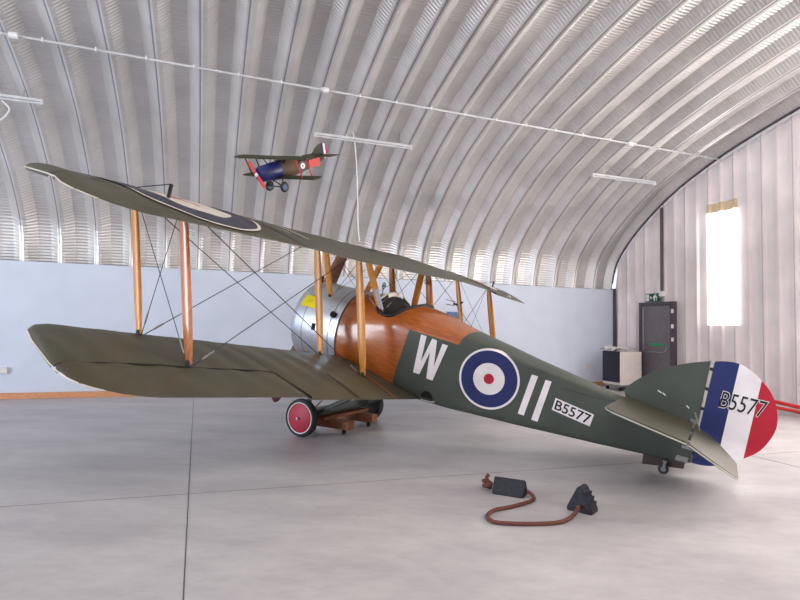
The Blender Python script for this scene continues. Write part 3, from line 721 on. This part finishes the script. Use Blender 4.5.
def text_bm(body, offset=0):
    cv = bpy.data.curves.new('t', 'FONT'); cv.body = body; cv.offset = offset; cv.resolution_u = 4; cv.size = 1
    o = bpy.data.objects.new('t', cv); COL.objects.link(o); dg = bpy.context.evaluated_depsgraph_get(); me = bpy.data.meshes.new_from_object(o.evaluated_get(dg))
    bm = bmesh.new(); bm.from_mesh(me); bpy.data.objects.remove(o); bpy.data.curves.remove(cv); bpy.data.meshes.remove(me); return bm
def text_map(body, fn, u0, u1, offset=0):
    ref = text_bm(body); xs_ = [v.co.x for v in ref.verts]; ys_ = [v.co.y for v in ref.verts]; x0, x1, y0, y1 = min(xs_), max(xs_), min(ys_), max(ys_); ref.free()
    bm = text_bm(body, offset)
    for v in bm.verts: v.co = fn((v.co.x - x0) / (x1 - x0), (v.co.y - y0) / (y1 - y0))
    return bm
def bil(c, lift):
    tl, tr, br, bl = c
    def fn(u, v):
        x = (tl[0] * (1 - u) + tr[0] * u) * v + (bl[0] * (1 - u) + br[0] * u) * (1 - v); z = (tl[1] * (1 - u) + tr[1] * u) * v + (bl[1] * (1 - u) + br[1] * u) * (1 - v)
        return F(x, sideY(x, z) + lift, z)
    return fn
obj('serial_number', text_map('B5577', bil([(2.893, 1.284), (3.258, 1.222), (3.246, 1.120), (2.884, 1.184)], .011), 0, 1, .012), M['ink'], pl)
# foot hole, stirrup
bm = bmesh.new(); pts = [(1.53 + .075 * cos(t) - .08, .90 + .085 * sin(t)) for t in [pi * i / 12 for i in range(13)]]
decal([pts], [0], 'step_hole', [M['dark']], FUS, onside(.008))
obj('step_stirrup', tubebm([F(1.37, .40, .875), F(1.40, .45, .865), F(1.52, .44, .87), F(1.55, .40, .88)], .012, 6), M['steel'], FUS, 1)
obj('stringer', tubebm([F(x, sideY(x, 1.42) + .002, 1.42 + (3.05 - x) * .02) for x in (2.9, 3.2, 3.5, 3.8, 4.1)], .006, 6), M['green'], FUS, 1)
# tail surfaces
def slab(outline, fmap, th, name, m, parent, bev=.004):
    bm = prism(outline, lambda a, b: fmap(a, b, th / 2), lambda a, b: fmap(a, b, -th / 2)); bmesh.ops.recalc_face_normals(bm, faces=bm.faces)
    fs = [f for f in bm.faces if len(f.verts) == 4 and len(outline) != 4]
    bmesh.ops.bevel(bm, geom=[e for e in bm.edges if any(len(f.verts) > 4 for f in e.link_faces)], offset=bev, segments=2, affect='EDGES')
    return obj(name, bm, m, parent, .7)
def smooth2(pts, n=4): return [(p.x, p.y) for p in smoothpts([(a, b, 0) for a, b in pts], n)]
fin = smooth2([(3.505, 1.50), (3.500, 1.56), (3.56, 1.65), (3.68, 1.77), (3.84, 1.885), (4.027, 1.976), (4.20, 2.042)]) + [(4.212, 1.39), (3.6, 1.462)]
FIN = slab(fin, lambda x, z, d: F(x, d, z), .034, 'fin', M['green'], PL, .008)
bm = bmesh.new()
for x0, z0, x1, z1 in ((3.80, 1.63, 3.84, 1.615), (3.85, 1.617, 3.88, 1.60), (4.08, 1.555, 4.11, 1.535)): tube(bm, [F(x0, .019, z0), F(x1, .019, z1)], .006, 5)
objs('wire_anchor', bm, M['pwhite'], FIN, 1)
rud = smooth2([(4.236, 2.045), (4.315, 2.068), (4.418, 2.076), (4.53, 2.039), (4.656, 1.951), (4.752, 1.845), (4.815, 1.70), (4.832, 1.55), (4.79, 1.396), (4.727, 1.287), (4.606, 1.175), (4.508, 1.10), (4.399, 1.045), (4.306, 1.022), (4.232, 1.018)])
RUD = empty('rudder'); RUD.parent = PL
def clip(poly, x0, x1):
    def cl(P, c, keep):
        out = []
        for i in range(len(P)):
            a, b = P[i - 1], P[i]; ia, ib = keep(a[0]), keep(b[0])
            if ia != ib: t = (c - a[0]) / (b[0] - a[0]); out.append((c, a[1] + (b[1] - a[1]) * t))
            if ib: out.append(b)
        return out
    P = poly
    if x0 is not None: P = cl(P, x0, lambda x: x >= x0)
    if x1 is not None: P = cl(P, x1, lambda x: x <= x1)
    return P
bpy.data.objects.remove(RUD)
RUDs = []
bm = bmesh.new()
for k, (x0, x1) in enumerate(((None, 4.437), (4.437, 4.64), (4.64, None))):
    P = clip(rud, x0, x1); prism(P, lambda x, z: F(x, .02, z), lambda x, z: F(x, -.02, z), bm, k)
RUD = obj('rudder', bm, [M['blue'], M['white'], M['rred']], PL); RUD['label'] = 'rudder in blue, white and red stripes'
def rt(lift): return lambda u, v: F(4.347 + .37 * u + v * .012, .02 + lift, 1.624 + v * .158)
tw = bmesh.new()
obj('serial_outline', text_map('B5577', rt(.004), 0, 1, .028), M['white'], RUD)
obj('serial_number', text_map('B5577', rt(.007), 0, 1, .0), M['ink'], RUD)
bm = bmesh.new()
for z in (1.95, 1.75, 1.55, 1.2, 1.1): box(bm, F(4.205, -.018, z), F(4.245, .018, z + .03))
objs('rudder_hinge', bm, M['black'], RUD)
tube(bm := bmesh.new(), [F(4.225, 0, 2.03), F(4.228, 0, 1.38)], .011, 8); tube(bm, [F(4.222, 0, 1.37), F(4.222, 0, 1.01)], .009, 8); objs('rudder_post', bm, M['cream'], RUD, 1)
def tz(X): return 1.475 - .12 * (X - 3.5)
for s in (1, -1):
    tpl = [(3.50, .10), (3.495, .6), (3.492, 1.02), (3.51, 1.08), (3.57, 1.115), (3.9, 1.15), (4.172, 1.172), (4.172, .03), (3.7, .03), (3.55, .06)]
    T_ = slab(tpl, lambda x, y, d: F(x, s * y, tz(x) + d * (1 if x > 3.6 else .8)), .036, 'tailplane', M['olive'], PL, .008)
    obj('edge_strip', tubebm([F(x, s * (y + .002), tz(x)) for x, y in tpl[1:7]], .0055, 6), M['edge'], T_, 1)
    el = [(4.19, .09), (4.19, 1.175), (4.35, 1.225), (4.50, 1.262), (4.548, 1.25), (4.562, 1.2), (4.562, .66), (4.41, .25), (4.25, .09)]
    tg = math.tan(rad(13))
    E_ = slab(el, lambda x, y, d: F(x, s * y, tz(x) - tg * (x - 4.18) + d * (1 - (x - 4.19) * 1.6)), .034, 'elevator', M['olive'], PL, .005)
    obj('edge_strip', tubebm([F(x, s * (y + .002), tz(x) - tg * (x - 4.18)) for x, y in el[1:6]], .005, 6), M['edge'], E_, 1)
    bm = bmesh.new()
    for y in (.2, .6, 1.05): tube(bm, [F(4.181, s * (y - .02), tz(4.18)), F(4.181, s * (y + .02), tz(4.18))], .014, 8)
    tube(bm, [F(4.24, s * .32, tz(4.2)), F(4.17, s * .32, tz(4.2) + .16)], .008, 6)
    objs('elevator_hinge', bm, M['steel'], E_, 1)
bm = bmesh.new(); box(bm, F(4.12, -.05, 1.14), F(4.225, .05, 1.21)); box(bm, F(4.09, -.05, 1.0), F(4.2, .05, 1.06)); box(bm, F(4.14, -.03, 1.375), F(4.2, .03, 1.44)); objs('sternpost_fitting', bm, M['steel'], PL)
bm = bmesh.new(); box(bm, F(4.195, -.018, 1.01), F(4.213, .018, 1.39)); obj('sternpost', bm, M['green'], PL)
# tail support: dark wooden block with castor
tb_ = prism([(3.80, .98), (3.81, .862), (4.18, .943), (4.18, 1.01)], lambda x, z: F(x, .05, z), lambda x, z: F(x, -.05, z))
TBK = obj('tail_skid_block', tb_, mat('dark_skid_wood', (66, 54, 52), .6), PL)
tube(bm := bmesh.new(), [F(4.02, .0, .92), F(4.02, .0, .98)], .02, 8); box(bm, F(3.99, .052, .87), F(4.03, .057, 1.0)); objs('skid_strap', bm, M['black'], TBK)
Xt = 4.01; Zt = Xt * math.tan(TH) ; cwz = Zt + .05
CST = obj('tail_castor', lathe([(.001, -.016), (.038, -.016), (.05, -.008), (.05, .008), (.038, .016), (.001, .016)], F(Xt, .082, cwz), (0, 1, 0), 22), M['tyre'], PL, .7)
obj('wheel_hub', lathe([(.001, -.018), (.024, -.018), (.024, .018), (.001, .018)], F(Xt, .082, cwz), (0, 1, 0), 16), M['steel'], CST, .7)
bm = bmesh.new()
for y in (.104, .06): box(bm, F(Xt - .012, y - .003, cwz - .005), F(Xt + .012, y + .003, Zt + .125))
box(bm, F(Xt - .02, .05, Zt + .126), F(Xt + .02, .107, Zt + .136))
objs('castor_fork', bm, M['steel'], CST)
# undercarriage
AXC = (-.0495, .2372)
def wheel(s):
    c = F(AXC[0], s * .7746, AXC[1]); ax = (0, s, 0); R0 = .2424
    # torus tyre
    n, m_ = 48, 14; bm = bmesh.new(); rt_ = .03
    ringloft(bm, [[c + Vector((cos(a) * (R0 - rt_ + rt_ * cos(b)), s * .056 * sin(b), sin(a) * (R0 - rt_ + rt_ * cos(b)))) for b in [2 * pi * j / m_ for j in range(m_)]] for a in [2 * pi * i / n for i in range(n)]], False, True)
    W_ = obj('wheel_tyre', bm, M['tyre'], PL, 3)
    obj('wheel_rim', lathe([(.205, -.02), (.205, .040), (.197, .046), (.186, .044)], c, ax, 48), M['pwhite'], W_, .6)
    obj('hub_cover', lathe([(.190, .034), (.16, .048), (.05, .066), (.001, .068)], c, ax, 48), M['hub'], W_, .9)
    obj('inner_disc', lathe([(.17, -.022), (.05, -.05), (.001, -.05)], c, ax, 40), M['olived'], W_, .9)
    bm = bmesh.new(); tube(bm, [c + Vector((0, s * .06, 0)), c + Vector((0, s * .078, 0))], .018, 10)
    for x, z in ((.03, .08), (-.02, -.11)): tube(bm, [c + Vector((x, s * .045, z)), c + Vector((x, s * .056, z))], .009, 8)
    objs('hub_nut', bm, M['black'], W_, 1)
wheel(1); wheel(-1)
bm = bmesh.new(); tube(bm, [F(AXC[0], .73, AXC[1]), F(AXC[0], -.73, AXC[1])], .022, 10); obj('axle', bm, M['olived'], PL, 1)
bm = bmesh.new(); rings = [[F(AXC[0] - .02 + .13 * cos(t), y, AXC[1] + .035 + .022 * sin(t)) for t in [2 * pi * i / 16 for i in range(16)]] for y in (-.66, .66)]; ringloft(bm, rings); obj('spreader_bar', bm, M['olived'], PL, .9)
for s in (1, -1):
    for (x0, z0, x1, z1, y1) in ((-.07, .25, -.22, .90, .46), (-.02, .25, .72, .83, .42)):
        strut(F(x0, s * .66, z0), F(x1, s * y1, z1), M['olived'], 'landing_gear_leg', .07, .035, .8)
wire(F(-.05, .62, .3), F(-.1, -.42, .86), .004); wire(F(-.05, -.62, .3), F(-.1, .42, .86), .004)
obj('axle_tip', tubebm([F(AXC[0], .83, AXC[1]), F(AXC[0], .87, AXC[1])], .016, 8), M['steel'], PL, 1)

# timber dolly under the axle
GF = lambda X, Y: Vector((AX, AY, 0)) + aft * X + port * Y
DO = tag(empty('wheel_dolly', frame(GF(.1, 0), aft, port * -1 * -1, upw)), 'low timber dolly on small castors under the large biplane between its main wheels', 'dolly')
DO.matrix_world = frame(GF(.05, .0), -aft, port, upw)
for y, x0, x1 in ((.34, -.42, .3), (-.3, -.36, .25)):
    obj('beam', bbox((x0, y - .07, .075), (x1, y + .07, .185), None, .006), M['wood'], DO)
obj('cross_piece', bbox((-.12, -.5, .186), (.0, .52, .225), None, .005), M['wood'], DO)
obj('cross_piece', bbox((.1, -.5, .186), (.2, .52, .22), None, .005), M['wood'], DO)
for x, y in ((-.3, .34), (.2, .34), (-.26, -.3), (.2, -.3)):
    cc_ = obj('castor', lathe([(.001, -.012), (.03, -.012), (.03, .012), (.001, .012)], (x, y, .03), (0, 1, 0), 16), M['black'], DO, .7)
    obj('castor_plate', bbox((x - .025, y - .02, .058), (x + .025, y + .02, .075)), M['black'], cc_)

# rubber chocks joined by a rope
def chock(name, c, ang, L_, wd_, ht, lab, rib):
    o = tag(empty(name, Matrix.Translation(Vector(c)) @ Matrix.Rotation(ang, 4, 'Z')), lab, 'wheel chock', 'black wheel chocks on a rope')
    sec = [(-wd_ / 2, .0), (wd_ / 2, 0), (wd_ / 2 + .002, .03), (.018, ht - .006), (.0, ht), (-.018, ht - .006), (-wd_ / 2 - .002, .03)]
    bm = prism(sec, lambda y, z: Vector((-L_ / 2, y, z)), lambda y, z: Vector((L_ / 2, y, z))); bmesh.ops.recalc_face_normals(bm, faces=bm.faces)
    bmesh.ops.bevel(bm, geom=list(bm.edges), offset=.006, segments=2, affect='EDGES')
    body = obj('body', bm, M['chock'], o, .7)
    bm = bmesh.new(); n_ = 7
    for i in range(n_ if rib else 0):
        for k in range(3):
            t = (i + .5) / n_; h = .25 + .22 * k; y = wd_ / 2 + .002 + (.018 - wd_ / 2 - .002) * h; z = .03 + (ht - .036) * h
            box(bm, (-L_ / 2 + L_ * t - .008, -y - .009, z - .008), (-L_ / 2 + L_ * t + .008, -y + .004, z + .01))
    if rib: obj('grip_studs', bm, M['chock'], o)
    obj('rope_hole', lathe([(.001, 0), (.022, 0), (.022, .004), (.001, .004)], (L_ / 2 * (-1 if rib else 1), 0.0, .045), (1, 0, 0), 14), M['dark'], o)
    return o
chock('wheel_chock', (.975, 4.77, 0), rad(-27), .27, .15, .135, 'left black wedge chock lying sideways with the rope knot at its end', False)
chock('wheel_chock', (1.465, 4.37, 0), rad(50), .13, .20, .20, 'right black wedge chock standing end on with studded face', True)
rp_ = [(1.105, 4.695), (1.14, 4.665), (1.135, 4.59), (1.055, 4.50), (.898, 4.383), (.766, 4.306), (.693, 4.191), (.691, 4.085), (.754, 4.027), (.969, 4.018), (1.158, 4.048), (1.27, 4.12), (1.36, 4.22), (1.41, 4.29)]
zz = [.05, .03] + [.0155] * (len(rp_) - 4) + [.03, .06]
RP = tag(empty('chock_rope', Matrix.Translation((.9, 4.3, 0))), 'thick brown rope looping over the floor between the two black chocks', 'rope')
ro = obj('cord', tubebm(smoothpts([Vector((x - .9, y - 4.3, z)) for (x, y), z in zip(rp_, zz)], 8), .0155, 10), M['rope'], RP, 1)
bm = bmesh.new(); kc = Vector((.795 - .9, 4.86 - 4.3, .035))
tube(bm, smoothpts([kc + Vector((.035 * cos(t * 1.9), .03 * sin(t * 1.9), .012 * t - .01)) for t in range(6)], 5), .019, 8)
tube(bm, [kc + Vector((0, 0, .03)), kc + Vector((-.005, .01, .085)), kc + Vector((.01, .0, .1))], [.022, .014, .018], 8)
tube(bm, [kc + Vector((.0, 0, 0)), kc + Vector((.035, -.015, .0))], .016, 8)
obj('knot', bm, M['rope'], RP, 1)

# ------------------------------------------------------------------ hanging model biplane
SCL = 1.0
rel = Vector((-.2424, .98777, .2734)); pos = Vector((0, 0, HCAM)) + Vector((-.226, .98777, .283)) * 7.5
MF = Vector((-.60, -.70, -.39)).normalized(); MP = Vector((.80, -.58, -.19)).normalized(); MU = MF.cross(MP).normalized(); MP = MU.cross(MF)
MB = tag(empty('model_biplane', frame(pos, MF, MP, MU)), 'small model biplane with blue nose and red propeller hanging under the curved ceiling', 'model airplane')
def e_ring(x, yw_, zc_, zh, n=16, e=2.4):
    return [Vector((x, yw_ * abs(cos(t)) ** (2 / e) * (1 if cos(t) > 0 else -1), zc_ + zh * abs(sin(t)) ** (2 / e) * (1 if sin(t) > 0 else -1))) for t in [2 * pi * i / n for i in range(n)]]
bm = bmesh.new(); ringloft(bm, [e_ring(.10, .095, 0, .12), e_ring(-.25, .085, 0, .12), e_ring(-.5, .065, .01, .09), e_ring(-.86, .02, .04, .035)]); FU_ = obj('fuselage', bm, M['mbrown'], MB, .8)
bm = bmesh.new(); ringloft(bm, [e_ring(.36, .07, -.0, .085, 16, 2), e_ring(.33, .09, -.0, .105, 16, 2), e_ring(.1, .1, 0, .125, 16, 2.2), e_ring(.02, .1, 0, .128)]); obj('nose_cowl', bm, M['mblue'], MB, .8)
bm = bmesh.new(); ringloft(bm, [e_ring(-.5, .055, .06, .05), e_ring(-.88, .018, .06, .03)]); obj('rear_deck', bm, M['molive'], MB, .8)
def mroundel(c, nx, ny, r, par):
    bm = bmesh.new(); n = 20; c = Vector(c); nx = Vector(nx); ny = Vector(ny); rr = (r, r * .55, r * .18, .0005)
    for k in range(3):
        A = [bm.verts.new(c + (nx * cos(t) + ny * sin(t)) * rr[k]) for t in [2 * pi * i / n for i in range(n)]]; B = [bm.verts.new(c + (nx * cos(t) + ny * sin(t)) * rr[k + 1]) for t in [2 * pi * i / n for i in range(n)]]
        for i in range(n): bm.faces.new((A[i], A[(i + 1) % n], B[(i + 1) % n], B[i])).material_index = k
    return obj('roundel', bm, [M['dblue'], M['white'], M['rred']], par)
mroundel((-.36, .092, .0), (1, -.02, 0), (0, 0, 1), .075, FU_)
bm = bmesh.new(); box(bm, (-.72, .03, -.05), (-.50, .075, .06)); obj('red_panel', bm, M['redst'], FU_)
def mwing(nm, x0, z, span, ch, dih):
    bm = bmesh.new(); rings = []
    for k in range(-10, 11):
        y = span * k / 10; c = ch * (1 if abs(k) < 10 else .45); xo = 0 if abs(k) < 10 else -ch * .12
        rings.append([Vector((x0 + xo - c * t, y, z + dih * abs(y) + .028 * sin(pi * t ** .7) * (c / ch))) for t in (0, .1, .3, .6, 1)] + [Vector((x0 + xo - c * t, y, z + dih * abs(y) - .006)) for t in (.9, .5, .1)])
    ringloft(bm, rings); return obj(nm, bm, M['molive'], MB, .8)
MUW = mwing('upper_wing', .2, .175, .74, .27, .01); MLW = mwing('lower_wing', .1, -.10, .74, .26, .02)
for s in (1, -1): mroundel((.06, s * .62, .165), (1, 0, 0), (0, -1, 0), .1, MUW)
for s in (1, -1):
    for y in (.52,):
        for x in (.14, -.03): obj('interplane_strut', tubebm([(x - .08, s * y, -.08), (x, s * y, .185)], .009, 6), M['redst'] if s > 0 else M['black'], MB, 1)
    for x in (.12, -.04): obj('cabane_strut', tubebm([(x, s * .07, .09), (x, s * .16, .18)], .008, 6), M['black'], MB, 1)
    obj('landing_gear_leg', tubebm([(.02, s * .07, -.1), (.08, s * .13, -.21), (.2, s * .07, -.08)], .009, 6), M['black'], MB, 1)
    w_ = obj('wheel', lathe([(.001, -.018), (.06, -.018), (.072, 0), (.06, .018), (.001, .018)], (.08, s * .155, -.21), (0, 1, 0), 24), M['black'], MB, .8)
    obj('hub_cover', lathe([(.001, .021), (.038, .019), (.038, -.019), (.001, -.021)], (.08, s * .155, -.21), (0, 1, 0), 20), M['hiv'], w_, .8)
    obj('tailplane', bbox((-.9, min(0, s * .3), .072), (-.72, max(0, s * .3), .084), None, .004), M['molive'], MB)
obj('axle', tubebm([(.08, -.15, -.21), (.08, .15, -.21)], .007, 6), M['black'], MB, 1)
finp = [(-.62, .1), (-.72, .19), (-.80, .235), (-.84, .24), (-.84, .05), (-.62, .06)]
obj('fin', prism(finp, lambda x, z: Vector((x, .006, z)), lambda x, z: Vector((x, -.006, z))), M['molive'], MB)
bm = bmesh.new(); rp2 = [(-.845, .02), (-.845, .24), (-.89, .245), (-.94, .21), (-.965, .14), (-.95, .07), (-.9, .02)]
for k, (x0, x1) in enumerate(((-.88, None), (-.922, -.88), (None, -.922))): prism(clip(rp2, x0, x1), lambda x, z: Vector((x, .008, z)), lambda x, z: Vector((x, -.008, z)), bm, k)
obj('rudder', bm, [M['blue'], M['white'], M['rred']], MB)
pd_ = Vector((0, -.62, .78)).normalized()
for sg in (1, -1):
    bm = bmesh.new(); dr = pd_ * sg; rings = []
    for r, wd_ in ((0, .02), (.07, .03), (.16, .034), (.21, .02)):
        cdv = dr.cross(Vector((1, 0, 0))); rings.append([Vector((.385, 0, 0)) + dr * r + cdv * wd_ * cos(t) + Vector((1, 0, 0)) * .012 * sin(t) for t in [2 * pi * i / 10 for i in range(10)]])
    ringloft(bm, rings); obj('propeller_blade', bm, M['redst'], MB, .9)
obj('spinner', lathe([(.001, .03), (.02, .02), (.03, 0), (.001, -.01)], (.385, 0, 0), (1, 0, 0), 16), M['pwhite'], MB, .8)
obj('cockpit', bbox((-.1, -.045, .118), (-.0, .045, .128)), M['dark'], MB)
for k, (x, y) in enumerate(((.1, 0), (-.6, 0))):
    p_ = MB.matrix_world @ Vector((x, y, .18 if k == 0 else .09)); rel_ = p_ - C0; s_ = rel_.dot(WN)
    tag(obj('hanging_wire', tubebm([p_, Vector((p_.x, p_.y, roofz(s_) + .14))], .0012, 5), M['pipe']), 'thin wire holding up the %s of the small model biplane' % ('wing' if k == 0 else 'tail'), 'wire', 'wires holding the model biplane')
